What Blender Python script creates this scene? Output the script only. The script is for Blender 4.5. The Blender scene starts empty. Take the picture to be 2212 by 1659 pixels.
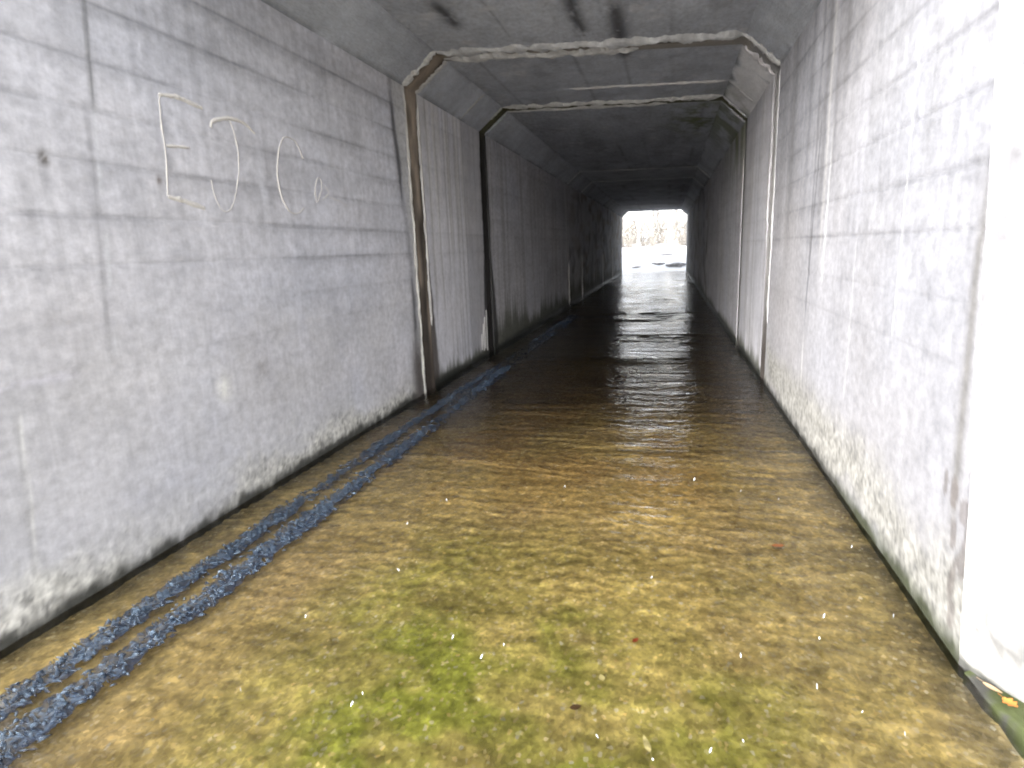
import bpy, math, random
import numpy as np

# ------------------------------------------------------------------ camera, light, exposure
sc = bpy.context.scene
COL = sc.collection
rad = math.radians
H, W, CW, CH, K = 3.0, 3.1466, 0.2924, 0.2588, 0.2039       # culvert box: height, width, haunch, joint skew
CAMX, CAMH, PITCH, YAW, ROLL, FPX = 2.2532, 1.3035, 0.2169, 0.2563, -0.0397, 1300.0

from mathutils import Matrix, Vector
fw = Vector((-math.sin(YAW)*math.cos(PITCH), math.cos(YAW)*math.cos(PITCH), -math.sin(PITCH)))
rt = Vector((math.cos(YAW), math.sin(YAW), 0)); up = rt.cross(fw)
c_, s_ = math.cos(ROLL), math.sin(ROLL)
rx, ux = c_*rt + s_*up, -s_*rt + c_*up
cam_d = bpy.data.cameras.new('camera'); cam = bpy.data.objects.new('camera', cam_d); COL.objects.link(cam)
M = Matrix((rx, ux, -fw)).transposed().to_4x4(); M.translation = Vector((CAMX, 0, CAMH)); cam.matrix_world = M
cam_d.sensor_fit = 'HORIZONTAL'; cam_d.sensor_width = 36; cam_d.lens = 36*FPX/2212
cam_d.clip_start = 0.05; cam_d.clip_end = 500
cam_d.dof.use_dof = False; cam_d.dof.focus_distance = 5.0; cam_d.dof.aperture_fstop = 4.0
sc.camera = cam

SUN_EL, SUN_AZ = 22, 197          # azimuth clockwise from +Y (north): light from the left and a little behind
world = bpy.data.worlds.new('World'); sc.world = world; world.use_nodes = True
wn = world.node_tree; wn.nodes.clear()
sky = wn.nodes.new('ShaderNodeTexSky'); sky.sky_type = 'NISHITA'; sky.sun_disc = False
sky.sun_elevation = rad(SUN_EL); sky.sun_rotation = rad(SUN_AZ); sky.dust_density = 3.0; sky.air_density = 1.0
hs = wn.nodes.new('ShaderNodeHueSaturation'); hs.inputs['Saturation'].default_value = 0.22
bg = wn.nodes.new('ShaderNodeBackground'); bg.inputs['Strength'].default_value = 0.15
wo = wn.nodes.new('ShaderNodeOutputWorld')
wn.links.new(sky.outputs[0], hs.inputs['Color']); wn.links.new(hs.outputs[0], bg.inputs['Color']); wn.links.new(bg.outputs[0], wo.inputs[0])
sd = bpy.data.lights.new('sun', 'SUN'); sd.energy = 1.15; sd.angle = rad(50); sd.color = (1.0, 0.98, 0.96)
sun = bpy.data.objects.new('sun', sd); COL.objects.link(sun)
sdir = Vector((math.sin(rad(SUN_AZ))*math.cos(rad(SUN_EL)), math.cos(rad(SUN_AZ))*math.cos(rad(SUN_EL)), math.sin(rad(SUN_EL))))
sun.rotation_euler = sdir.to_track_quat('Z', 'Y').to_euler()
sc.view_settings.view_transform = 'Standard'; sc.view_settings.look = 'None'
sc.view_settings.exposure = 2.92; sc.view_settings.gamma = 1.0
sc.render.engine = 'CYCLES'
sc.cycles.use_denoising = True; sc.cycles.denoising_prefilter = 'FAST'; sc.cycles.denoising_input_passes = 'RGB_ALBEDO_NORMAL'
sc.cycles.max_bounces = 10; sc.cycles.diffuse_bounces = 6; sc.cycles.transparent_max_bounces = 12
sc.cycles.sample_clamp_indirect = 6
sc.cycles.filter_width = 2.0

# ------------------------------------------------------------------ noise and helpers
def _hash(ix, iy, seed):
    h = (ix.astype(np.int64)*374761393 + iy.astype(np.int64)*668265263 + seed*982451653) & 0xFFFFFFFF
    h = ((h ^ (h >> 13))*1274126177) & 0xFFFFFFFF
    h = ((h ^ (h >> 16))*2246822519) & 0xFFFFFFFF
    return ((h ^ (h >> 15)) & 0xFFFFFF)/float(0xFFFFFF)
def vn(u, v, seed=0):
    u, v = np.broadcast_arrays(np.asarray(u, float), np.asarray(v, float))
    iu, iv = np.floor(u), np.floor(v); fu, fv = u-iu, v-iv
    fu, fv = fu*fu*(3-2*fu), fv*fv*(3-2*fv)
    iu, iv = iu.astype(np.int64), iv.astype(np.int64)
    a, b = _hash(iu, iv, seed), _hash(iu+1, iv, seed)
    c, d = _hash(iu, iv+1, seed), _hash(iu+1, iv+1, seed)
    return (a*(1-fu)+b*fu)*(1-fv) + (c*(1-fu)+d*fu)*fv
def fbm(u, v, seed=0, oct=4):                       # 0..1, mean .5
    r, amp, tot = 0, 1.0, 0
    for o in range(oct):
        r = r + amp*vn(np.asarray(u)*2**o, np.asarray(v)*2**o, seed+o*17); tot += amp; amp *= .55
    return r/tot
def sm(a, b, x): t = np.clip((x-a)/(b-a), 0, 1); return t*t*(3-2*t)
def lerp(a, b, t): return a + (np.asarray(b)-a)*t[..., None]
def bell(x, c, w): return np.exp(-((x-c)/w)**2)

def tag(o, label=None, cat=None, group=None, kind=None):
    for k, v in (('label', label), ('category', cat), ('group', group), ('kind', kind)):
        if v: o[k] = v
    return o
def empty(name, loc=(0, 0, 0)):
    o = bpy.data.objects.new(name, None); COL.objects.link(o); o.location = loc; o.empty_display_size = .1
    return o
def mesh_obj(name, verts, faces, mat, parent=None, cols=None, smooth=True):
    me = bpy.data.meshes.new(name)
    me.from_pydata([tuple(v) for v in verts] if not isinstance(verts, np.ndarray) else verts.tolist(), [], faces)
    if cols is not None:
        at = me.color_attributes.new('Col', 'FLOAT_COLOR', 'POINT')
        at.data.foreach_set('color', np.asarray(cols, np.float32).ravel())
    if smooth: me.polygons.foreach_set('use_smooth', [True]*len(me.polygons))
    me.materials.append(mat); me.update()
    o = bpy.data.objects.new(name, me); COL.objects.link(o)
    if parent is not None:
        o.parent = parent; o.location = -parent.location
    return o
def grid_faces(nu, nv, off=0):
    i = np.arange(nu-1)[:, None]*nv + np.arange(nv-1)[None, :] + off
    return np.stack([i, i+nv, i+nv+1, i+1], -1).reshape(-1, 4).tolist()

# ------------------------------------------------------------------ materials
class NT:
    def __init__(s, name):
        s.m = bpy.data.materials.new(name); s.m.use_nodes = True; s.t = s.m.node_tree; s.t.nodes.clear()
        s.out = s.n('ShaderNodeOutputMaterial')
    def n(s, t, **kw):
        x = s.t.nodes.new(t)
        for k, v in kw.items(): setattr(x, k, v)
        return x
    def l(s, a, b): s.t.links.new(a, b)
    def noise(s, scale, detail=4, rough=.6, vec=None, dist=0):
        x = s.n('ShaderNodeTexNoise'); x.inputs['Scale'].default_value = scale; x.inputs['Detail'].default_value = detail
        x.inputs['Roughness'].default_value = rough; x.inputs['Distortion'].default_value = dist
        if vec is not None: s.l(vec, x.inputs['Vector'])
        return x.outputs['Fac']
    def mapping(s, scale, rot=(0, 0, 0)):
        tc = s.n('ShaderNodeTexCoord'); mp = s.n('ShaderNodeMapping'); mp.inputs['Scale'].default_value = scale
        mp.inputs['Rotation'].default_value = rot
        s.l(tc.outputs['Object'], mp.inputs['Vector']); return mp.outputs[0]
    def rng(s, fac, a, b, lo=.3, hi=.7):
        x = s.n('ShaderNodeMapRange'); s.l(fac, x.inputs[0])
        for i, v in enumerate((lo, hi, a, b)): x.inputs[i+1].default_value = v
        return x.outputs[0]
    def math(s, op, a, b):
        x = s.n('ShaderNodeMath', operation=op)
        for i, v in enumerate((a, b)):
            if isinstance(v, (int, float)): x.inputs[i].default_value = v
            else: s.l(v, x.inputs[i])
        return x.outputs[0]
    def ramp(s, fac, stops):
        x = s.n('ShaderNodeValToRGB'); e = x.color_ramp.elements
        while len(e) < len(stops): e.new(.5)
        for q, (p, c) in zip(e, stops): q.position = p; q.color = (*c, 1)
        s.l(fac, x.inputs[0]); return x.outputs[0]
    def mix(s, fac, a, b, mode='MIX'):
        x = s.n('ShaderNodeMix', data_type='RGBA', blend_type=mode)
        for sock, v in ((x.inputs[0], fac), (x.inputs[6], a), (x.inputs[7], b)):
            if isinstance(v, (int, float)): sock.default_value = v
            elif isinstance(v, tuple): sock.default_value = (*v, 1)
            else: s.l(v, sock)
        return x.outputs[2]
    def bsdf(s, color, rough=.8, spec=.3, bump=None, bstr=.3, bdist=.01):
        b = s.n('ShaderNodeBsdfPrincipled')
        for nm, v in (('Base Color', color), ('Roughness', rough)):
            if isinstance(v, tuple): b.inputs[nm].default_value = (*v, 1)
            elif isinstance(v, (int, float)): b.inputs[nm].default_value = v
            else: s.l(v, b.inputs[nm])
        b.inputs['Specular IOR Level'].default_value = spec
        if bump is not None:
            u = s.n('ShaderNodeBump'); u.inputs['Strength'].default_value = bstr; u.inputs['Distance'].default_value = bdist
            s.l(bump, u.inputs['Height']); s.l(u.outputs[0], b.inputs['Normal'])
        s.l(b.outputs[0], s.out.inputs[0]); return s.m

def painted(name, fine=70, amt=.18, bstr=.35, bdist=.008, spec=.25, rdry=.9, rwet=.25):
    t = NT(name); v = t.n('ShaderNodeVertexColor', layer_name='Col')
    a = t.noise(fine, 5, .65); b = t.noise(9, 4, .6)
    st = t.noise(1.0, 3, .6, t.mapping((45, 45, 1.6)))
    k = t.math('MULTIPLY', t.rng(a, 1-amt, 1+amt), t.rng(b, .92, 1.08))
    k = t.math('MULTIPLY', k, t.rng(st, .95, 1.05))
    c = t.mix(1.0, v.outputs[0], k, 'MULTIPLY')
    r = t.rng(v.outputs['Alpha'], rdry, rwet, 0, 1)
    h = t.math('ADD', t.noise(fine*.8, 6, .7), t.math('MULTIPLY', t.noise(14, 3, .5), 1.0))
    return t.bsdf(c, r, spec, h, bstr, bdist)
M_CONC = painted('concrete')
M_FILL = painted('joint_filler', 40, .15, .5, .01, .3, .75, .2)
M_CRUST = painted('lime_crust', 60, .15, .6, .015, .3, .7, .3)

t = NT('stream_bed'); v = t.n('ShaderNodeVertexColor', layer_name='Col')
g1 = t.noise(20, 2, .5, t.mapping((1, .85, 1))); g3 = t.noise(6, 4, .6)
vo = t.n('ShaderNodeTexVoronoi'); vo.inputs['Scale'].default_value = 95; t.l(t.mapping((1, .8, .3)), vo.inputs['Vector'])
hx = t.n('ShaderNodeSeparateColor'); t.l(vo.outputs['Color'], hx.inputs[0])
v2 = t.n('ShaderNodeTexVoronoi'); v2.inputs['Scale'].default_value = 42; t.l(t.mapping((1, .75, .3), (0, 0, .6)), v2.inputs['Vector'])
h2 = t.n('ShaderNodeSeparateColor'); t.l(v2.outputs['Color'], h2.inputs[0])
k = t.math('MULTIPLY', t.rng(g1, .78, 1.24, .34, .66), t.rng(hx.outputs[0], .80, 1.20, 0, 1))
k = t.math('MULTIPLY', k, t.rng(h2.outputs[1], .82, 1.18, 0, 1))
k = t.math('MULTIPLY', k, t.rng(g3, .82, 1.18))
warm = t.mix(t.rng(hx.outputs[2], 0, .6, .86, 1.0), v.outputs[0], t.mix(h2.outputs[2], (.62, .44, .16), (.50, .50, .46)))
cc = t.mix(1.0, warm, k, 'MULTIPLY')
M_BED = t.bsdf(cc, .8, .15, g1, .30, .02)

def water_mat():
    t = NT('water')
    m1 = t.mapping((9, 15, 9), (0, 0, .2)); m2 = t.mapping((26, 44, 26), (0, 0, -.3)); m3 = t.mapping((.9, 3.4, 1))
    h = t.math('ADD', t.math('MULTIPLY', t.noise(1, 2, .5, m1, .6), 1.0), t.math('MULTIPLY', t.noise(1, 2, .5, m2, .4), .35))
    h = t.math('ADD', h, t.math('MULTIPLY', t.noise(1, 3, .5, m3, .5), 3.2))
    bu = t.n('ShaderNodeBump'); bu.inputs['Strength'].default_value = 1.0; bu.inputs['Distance'].default_value = .011
    t.l(h, bu.inputs['Height'])
    fr = t.n('ShaderNodeFresnel'); fr.inputs['IOR'].default_value = 1.33; t.l(bu.outputs[0], fr.inputs['Normal'])
    gl = t.n('ShaderNodeBsdfGlossy'); gl.inputs['Roughness'].default_value = .07; t.l(bu.outputs[0], gl.inputs['Normal'])
    tr = t.n('ShaderNodeBsdfTransparent'); tr.inputs['Color'].default_value = (.96, .93, .85, 1)
    mx = t.n('ShaderNodeMixShader'); t.l(fr.outputs[0], mx.inputs[0]); t.l(tr.outputs[0], mx.inputs[1]); t.l(gl.outputs[0], mx.inputs[2])
    t.l(mx.outputs[0], t.out.inputs[0]); return t.m
M_WATER = water_mat()

t = NT('broken_water'); n1 = t.noise(70, 5, .7); n2 = t.noise(24, 4, .65)
cc = t.n('ShaderNodeVertexColor', layer_name='Col').outputs[0]
M_RIFF = t.bsdf(cc, .22, .32, n1, .6, .006)
tp = t.n('ShaderNodeBsdfTransparent'); mx = t.n('ShaderNodeMixShader'); mx.inputs[0].default_value = .62
t.l(tp.outputs[0], mx.inputs[1]); t.l(t.out.inputs[0].links[0].from_socket, mx.inputs[2]); t.l(mx.outputs[0], t.out.inputs[0])

t = NT('snow'); n1 = t.noise(3, 5, .6)
M_SNOW = t.bsdf(t.ramp(n1, [(.3, (.62, .64, .68)), (.6, (.82, .83, .85))]), .7, .3, n1, .5, .1)
t = NT('snowy_rock'); n1 = t.noise(5, 6, .65)
ge = t.n('ShaderNodeNewGeometry'); sx = t.n('ShaderNodeSeparateXYZ'); t.l(ge.outputs['Normal'], sx.inputs[0])
cap = t.rng(t.math('ADD', sx.outputs['Z'], t.math('MULTIPLY', n1, .7)), 0, 1, .75, .98)
M_ROCK = t.bsdf(t.mix(cap, t.ramp(n1, [(.35, (.12, .12, .13)), (.55, (.25, .25, .26)), (.7, (.40, .40, .42))]), (.82, .83, .86)), .7, .3, n1, .6, .05)
t = NT('bark'); n1 = t.noise(1, 4, .6, t.mapping((12, 12, 2)))
M_BARK = t.bsdf(t.ramp(n1, [(.3, (.09, .085, .08)), (.6, (.19, .18, .17))]), .9, .2, n1, .6, .02)
t = NT('pale_bark'); n1 = t.noise(1, 4, .6, t.mapping((6, 6, 3)))
M_PALE = t.bsdf(t.ramp(n1, [(.3, (.3, .29, .28)), (.6, (.62, .6, .57))]), .9, .2, n1, .4, .02)
t = NT('dry_twigs'); n1 = t.noise(3, 3, .6)
M_TWIG = t.bsdf(t.ramp(n1, [(.3, (.15, .14, .13)), (.55, (.29, .27, .24)), (.8, (.29, .29, .25))]), .9, .1)
t = NT('earth'); n1 = t.noise(4, 5, .6)
M_EARTH = t.bsdf(t.ramp(n1, [(.35, (.12, .09, .06)), (.55, (.25, .21, .15)), (.7, (.7, .7, .72))]), .95, .1, n1, .6, .05)
t = NT('chalk'); n1 = t.noise(60, 4, .7)
M_CHALK = t.bsdf(t.ramp(n1, [(.35, (.40, .39, .38)), (.6, (.53, .505, .47))]), .95, .1)
def leafmat(nm, a, b):
    t = NT(nm); n1 = t.noise(40, 3, .6); return t.bsdf(t.ramp(n1, [(.3, a), (.7, b)]), .5, .4)
M_FLAKE = leafmat('snowflake', (.55, .60, .70), (.72, .76, .84))

# ------------------------------------------------------------------ painting the concrete (stains, streaks, board marks, slight shade up the near left wall)
SEAMS = [0.90, 1.09, 1.315, 1.508, 1.72, 1.925, 2.12, 2.336, 2.545]
GREY = np.array([.395, .400, .416])
def boards(a, z, seed, lo=1.2, power=1.0):
    """darkening 0..1 of the shutter-board seams on a wall (a runs along the wall)"""
    d = np.zeros_like(z)
    for i, s in enumerate(SEAMS):
        zz = s + .012*(fbm(a*1.1, i*3.3, seed, 2)-.5)
        st = (.25+.75*sm(.35, .65, fbm(a*1.4, i*7.1+2, seed+3, 3)))*(1.0 if s > lo else .35)
        d = np.maximum(d, st*(.85*bell(z, zz, .009) + .42*bell(z, zz-.022, .030)))
    return d*power
def streaks(a, z, seed, fr=22):
    return fbm(a*fr, z*.8, seed, 4)
def base_wall(a, z, seed, tone=1.0, warm=0.0):
    n = fbm(a*1.3, z*1.3, seed, 5)-.5; f = fbm(a*9, z*9, seed+5, 4)-.5
    row = np.floor((z-.09)/.205); rn = _hash(row.astype(np.int64), np.floor(a/2.4+row*.37).astype(np.int64), seed)-.5
    up_ = sm(1.0, 1.5, z)
    b = tone*(1 + .26*n + .14*f + .09*rn*up_ + (streaks(a, z, seed+9)-.5)*(.10+.18*up_))
    c = GREY[None]*b[..., None] if b.ndim == 1 else GREY*b[..., None]
    tint = fbm(a*.8, z*.9, seed+31, 3)-.5
    c = c*(1+np.stack([.08*tint+warm, .02*tint-.012+warm*.5, .02-.08*tint-warm], -1))
    return c
def rough_foot(c, a, z, seed, top=.27, tone=1.0, dark=.055):
    e = z + .34*(fbm(a*1.3, z*1.5, seed, 3)-.5)
    m = 1-sm(top-.16, top+.12, e+.10*(fbm(a*30, z*26, seed+8, 3)-.5))
    agg = fbm(a*55, z*50, seed+1, 3); blot = fbm(a*3.5, z*5, seed+2, 4); mid = fbm(a*17, z*15, seed+3, 3)
    r = np.array([.43, .425, .40])*tone*(1+1.3*(agg-.5)+.3*(blot-.5)+.5*(mid-.5))[..., None]
    r = np.clip(r, .06, .8)
    m = m*(.35+.65*sm(.3, .6, fbm(a*2.2, z*4, seed+12, 4)))
    c = c*(1-m[..., None]) + r*m[..., None]
    pit = sm(.64, .76, fbm(a*34, z*26, seed+7, 3))*m
    c = lerp(c, [.12, .12, .12], .65*pit)
    gr = 1-sm(.0, .11, z+.12*(fbm(a*20, z*12, seed+10, 3)-.5)); c = c*(1-.30*gr)[..., None]
    wet = 1-sm(dark*.35, dark*2.0, z+.10*(fbm(a*14, z*6, seed+4, 4)-.5)+.04*(fbm(a*3, z, seed+6, 3)-.5))
    c = lerp(c, [.035, .036, .032], .93*wet)
    return c, wet
def out(c, wet=None):
    c = np.clip(c, .012, .85); w = np.zeros(c.shape[:-1]) if wet is None else np.clip(wet, 0, 1)
    return np.concatenate([c, w[..., None]], -1)

def paint_near_left(P):
    a, z = P[..., 1], P[..., 2]
    c = base_wall(a, z, 11, 1.07)
    c *= (1-.05*sm(1.6, 2.7, z)+.12*sm(3.0, 5.0, a))[..., None]  # darker upwards, mostly shade put into the colour; paler towards the joint
    c = c*(1-.42*boards(a, z, 21))[..., None]
    # soft dirty bands on the upper boards
    band = sm(.5, .75, fbm(a*.9, z*5, 71, 3))*sm(1.45, 1.75, z)
    c = c*(1-.15*band)[..., None]
    # vertical form joints
    yj = 2.035+.10*(z-1.07)
    c = lerp(c, [.12, .12, .12], .75*bell(a, yj, .011)*sm(1.85, 2.0, z))
    c = lerp(c, [.52, .53, .55], .7*bell(a, yj, .008)*(1-sm(1.75, 2.0, z))*sm(.9, 1.0, z)*sm(.3, .6, fbm(z*6, 0*z, 5, 2)))
    c = lerp(c, [.16, .16, .17], .4*bell(a, yj-.03, .012)*(1-sm(1.9, 2.0, z))*sm(.9, 1.0, z))
    yk = 1.517+.09*z
    c = lerp(c, [.58, .58, .57], .8*bell(a, yk, .006)*(1-sm(.75, .85, z)))
    c = lerp(c, [.2, .2, .2], .45*bell(a, yk-.016, .010)*(1-sm(.75, .85, z)))
    c = lerp(c, [.55, .56, .60], .30*bell(a, 3.13+.05*(z-1.5), .05)*sm(1.2, 1.4, z)*(1-sm(1.75, 1.95, z))*sm(.3, .6, fbm(a*20, z*8, 6, 3)))
    for ya, zz in ((2.8, 1.0), (3.6, .8), (4.4, 1.0)):
        c = lerp(c, [.2, .2, .2], .35*bell(a, ya, .006)*sm(.2, .4, z)*(1-sm(1.2, 1.4, z))*sm(.4, .6, fbm(z*5, 0*z+ya, 5, 2)))
    # dark knots, white scuffs
    for (ya, zz, w, col, s) in ((1.87, 1.71, .02, (.10, .09, .08), .9), (2.40, 1.68, .014, (.12, .1, .09), .7), (2.62, .66, .05, (.62, .62, .60), .8), (2.95, .70, .06, (.22, .21, .21), .4),
                                (1.62, .93, .018, (.5, .5, .56), .0)):
        k = bell(a, ya, w)*bell(z, zz, w*1.3)*sm(.30, .6, fbm(a*50, z*50, 9, 3)+.15)
        c = lerp(c, col, np.clip(s*k*1.4, 0, 1))
    zs = .905-.03*(a-1.5)+.02*(fbm(a*9, a*0, 4, 3)-.5)
    c = lerp(c, [.55, .54, .60], .7*bell(z, zs, .016)*(1-sm(1.75, 1.9, a))*sm(.3, .55, fbm(a*14, z*30, 8, 3)))
    # pale haze low down, pitted
    c = lerp(c, [.42, .415, .42], .35*sm(.35, .65, fbm(a*2.5, z*2.5, 41, 4))*(1-sm(.8, 1.3, z)))
    c, wet = rough_foot(c, a, z, 51, .24, 1.0, .034)
    # dark seep beside the first joint
    x = a-(5.287-.12-.17*sm(1.0, 2.7, z))+.05*(fbm(z*2.4, z*0, 61, 3)-.5)
    seep = bell(x, 0, .048+.03*(1-sm(.3, 1.2, z)))*(.45+.55*sm(.35, .6, fbm(a*8, z*2.2, 62, 3)))
    c = lerp(c, [.07, .07, .075], np.clip(.95*seep, 0, 1))
    c = lerp(c, [.40, .40, .395], .6*sm(.03, .06, x)*sm(.25, .5, z))
    c = lerp(c, [.10, .09, .085], .9*sm(.32, .52, fbm(a*11, z*4, 63, 4)+.25*(a-5.15))*sm(4.92, 5.15, a)*(1-sm(.25, .75, z)))
    return out(c, .5*wet)

def paint_near_right(P):
    a, z = P[..., 1], P[..., 2]
    c = base_wall(a, z, 111, .72)
    c = c*(1-.32*boards(a, z, 121))[..., None]
    s1 = sm(.45, .72, fbm(a*7, z*.35, 131, 4))*sm(.9, 1.6, z+.5*(fbm(a*5, 0*z, 133, 2)-.5))
    c = lerp(c, [.20, .202, .21], .30*s1)
    # rusty dark runs from the haunch
    for ya, w, zb, s in ((3.93, .05, 1.6, .7), (4.18, .07, 1.35, .8), (4.36, .03, 1.0, .75), (4.62, .05, 1.5, .5), (5.2, .08, 1.2, .5), (3.55, .16, 2.25, .75), (3.8, .1, 2.1, .8)):
        k = bell(a+.03*(fbm(z*2, 0*z+ya, 3, 2)-.5), ya, w)*sm(zb-.25, zb+.35, z)*(.55+.45*fbm(a*40, z*1.5, 141, 3))
        c = lerp(c, [.085, .08, .08], np.clip(.75*s*k, 0, 1))
    c = lerp(c, [.47, .46, .44], .55*bell(a, 4.08, .03)*sm(1.0, 1.5, z)*(.5+.5*fbm(a*40, z*1.5, 143, 3)))
    c = lerp(c, [.52, .53, .54], .7*bell(a, 3.98, .018)*sm(1.02, 1.1, z)*(1-sm(1.7, 2.0, z)))
    # crack lines
    yc = 4.30+.10*(1.6-z)*sm(-.2, .9, z); c = lerp(c, [.07, .07, .075], .8*bell(a, yc, .012)*sm(.75, .9, z)*(1-sm(1.9, 2.1, z)))
    c = lerp(c, [.6, .6, .58], .8*bell(a, yc, .010)*(1-sm(.55, .75, z)))
    for ya, z0, z1 in ((2.75, .9, 2.0), (3.35, .5, 1.3)):
        c = lerp(c, [.55, .56, .57], .5*bell(a, ya, .006)*sm(z0-.05, z0+.05, z)*(1-sm(z1-.05, z1+.05, z)))
    # grey damp strip near the portal
    k = bell(a+.03*(fbm(z*3, 0*z, 7, 3)-.5), 2.09+.04*(z-1), .030)*sm(.30, .5, z)*(1-sm(1.25, 1.6, z))
    c = lerp(c, [.15, .145, .14], .80*k)
    c, wet = rough_foot(c, a, z, 151, .36, .62, .03)
    # dark flaked stain
    bl = 0*z
    for ya, zz, wy, wz in ((1.94, .40, .06, .10), (1.97, .30, .04, .05), (2.0, .46, .035, .05), (2.08, .50, .03, .055), (2.14, .51, .02, .05), (2.05, .37, .025, .05), (2.02, .22, .03, .08), (2.0, .12, .03, .06)):
        bl = np.maximum(bl, bell(a, ya, wy)*bell(z, zz, wz))
    k = sm(.36, .52, bl + .55*(fbm(a*20, z*12, 161, 4)-.5))
    c = lerp(c, [.12, .105, .10], .65*k)
    c = lerp(c, [.045, .055, .02], .5*(1-sm(.02, .10, z+.06*(fbm(a*9, z*9, 17, 3)-.5)))*(1-sm(3.0, 3.6, a)))
    return out(c, .3*wet)

def paint_ceiling(P, seed, tone=1.12):
    x, a = P[..., 0], P[..., 1]
    n = fbm(x*1.5, a*.8, seed, 5)-.5; f = fbm(x*10, a*8, seed+1, 4)-.5
    b = tone*(1+.55*n+.22*f)
    c = np.array([.35, .37, .405])*b[..., None]
    for i, xs in enumerate((.55, .98, 1.4, 1.83, 2.26, 2.66)):
        c = c*(1-.30*bell(x, xs+.01*(fbm(a, a*0, seed+i, 2)-.5), .010)*sm(.3, .6, fbm(a*1.2, a*0+i*3, seed+40, 2)))[..., None]
    dk = sm(.60, .72, fbm(x*3.5, a*1.6, seed+3, 4)); c = lerp(c, [.10, .105, .115], .22*dk)
    for xs, w, a0, a1 in ((1.555, .055, 4.4, 5.95), (1.85, .075, 4.75, 6.25), (.66, .05, 4.3, 5.0), (2.35, .05, 4.2, 4.9)):
        k = bell(x, xs+.02*(fbm(a*3, a*0, seed+8, 2)-.5), w)*sm(a0-.1, a0+.2, a)*(1-sm(a1-.25, a1, a))*sm(.25, .5, fbm(x*12, a*5, seed+6, 3))
        c = lerp(c, [.045, .045, .05], np.clip(.9*k, 0, 1))
    lm = sm(.70, .76, fbm(x*6, a*5, seed+12, 4)); c = lerp(c, [.5, .5, .52], .5*lm)
    g = bell(x, 2.68, .40)*bell(a, 9.3, 1.2)*sm(.42, .66, fbm(x*9, a*5, seed+14, 5))
    c = lerp(c, [.11, .135, .03], np.clip(.85*g, 0, 1))
    return out(c)
def paint_haunch(side, seed, tone=.62, flow=False, hi=1.0):
    def f(P):
        x, a, z = P[..., 0], P[..., 1], P[..., 2]; s = (z-(H-CH))/CH      # 0 at the wall, 1 at the ceiling
        n = fbm(a*1.6, s*.8, seed, 5)-.5; q = fbm(a*11, s*4, seed+1, 4)-.5
        c = np.array([.35, .37, .405])*(tone*(1+.5*n+.25*q))[..., None]
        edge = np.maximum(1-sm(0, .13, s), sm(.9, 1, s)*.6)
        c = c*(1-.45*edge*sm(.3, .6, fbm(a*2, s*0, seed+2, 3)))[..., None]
        if flow:                                            # white lime flowing down the haunch
            top = .95-.35*sm(5.75, 6.6, a)*0+.30*(fbm(a*5, a*0, seed+5, 4)-.5)
            k = sm(top+.05, top-.10, s)*sm(.20, .42, fbm(a*13, s*1.2, seed+6, 4)+.10)*(1-sm(7.9, 8.2, a-.2036*0))
            c = lerp(c, [.74, .735, .75], np.clip(.9*k, 0, 1))
            c = lerp(c, [.05, .05, .05], .6*bell(s, top+.10, .06))
        g = bell(a, 9.2, 1.6)*sm(.3, .6, fbm(a*3, s*2, seed+9, 4))*(1 if side > 0 else 0)
        c = lerp(c, [.09, .11, .03], np.clip(.7*g, 0, 1))
        return out(c)
    return f
def paint_inner_wall(seed, tone=.9, pale=0.0, grime=.30, brown=0.0, green=0.0, seep=()):
    def f(P):
        a, z = P[..., 1], P[..., 2]
        c = base_wall(a, z, seed, tone, .0)
        c = c*(1-.13*boards(a, z, seed+1, 1.2))[..., None]
        if pale:
            st = sm(.35, .65, fbm(a*16, z*.35, seed+2, 4))*sm(.8, 2.6, z+.4)
            c = lerp(c, [.56, .545, .53], pale*st)
            dk = sm(.55, .72, fbm(a*20, z*.5, seed+3, 3)); c = lerp(c, [.19, .18, .17], .4*dk)
        if brown:
            bb = sm(.45, .7, fbm(a*1.2, z*4.5, seed+4, 4)); c = lerp(c, [.20, .14, .08], brown*bb)
            bk = sm(.5, .75, fbm(a*2, z*2.5, seed+5, 4)); c = lerp(c, [.05, .045, .045], .5*bk)
        if green:
            gg = bell(z, 2.7, .5)*bell(a, 9.2, 1.8)*sm(.3, .6, fbm(a*6, z*1.0, seed+8, 4)); c = lerp(c, [.09, .11, .03], np.clip(green*gg, 0, 1))
        # ragged dark algae climbing from the water
        top = grime*(.35+1.3*fbm(a*1.4, a*0, seed+6, 3)*fbm(a*16, a*0, seed+7, 3)*2)
        k = 1-sm(top*.35, top*1.15, z+.05*(fbm(a*20, z*8, seed+11, 3)-.5))
        c = lerp(c, [.075, .08, .06], .88*k)
        for y0, wd, st_, cl in seep:                           # dark seep beside a joint, widening towards the water
            e = np.abs(a-y0+.03*(fbm(z*3, z*0, seed+12, 3)-.5)); wz_ = wd*(.35+1.1*(1-sm(.1, 1.5, z)))*(1-.55*sm(2.0, 2.6, z))*(.7+.6*fbm(z*6, z*0+y0, seed+13, 3))
            c = lerp(c, cl, st_*(1-sm(wz_*.55, wz_, e)))
        wet = 1-sm(.02, .10, z+.07*(fbm(a*10, z*5, seed+9, 3)-.5)); c = lerp(c, [.018, .02, .017], .95*wet)
        return out(c, .7*wet)
    return f

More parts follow.
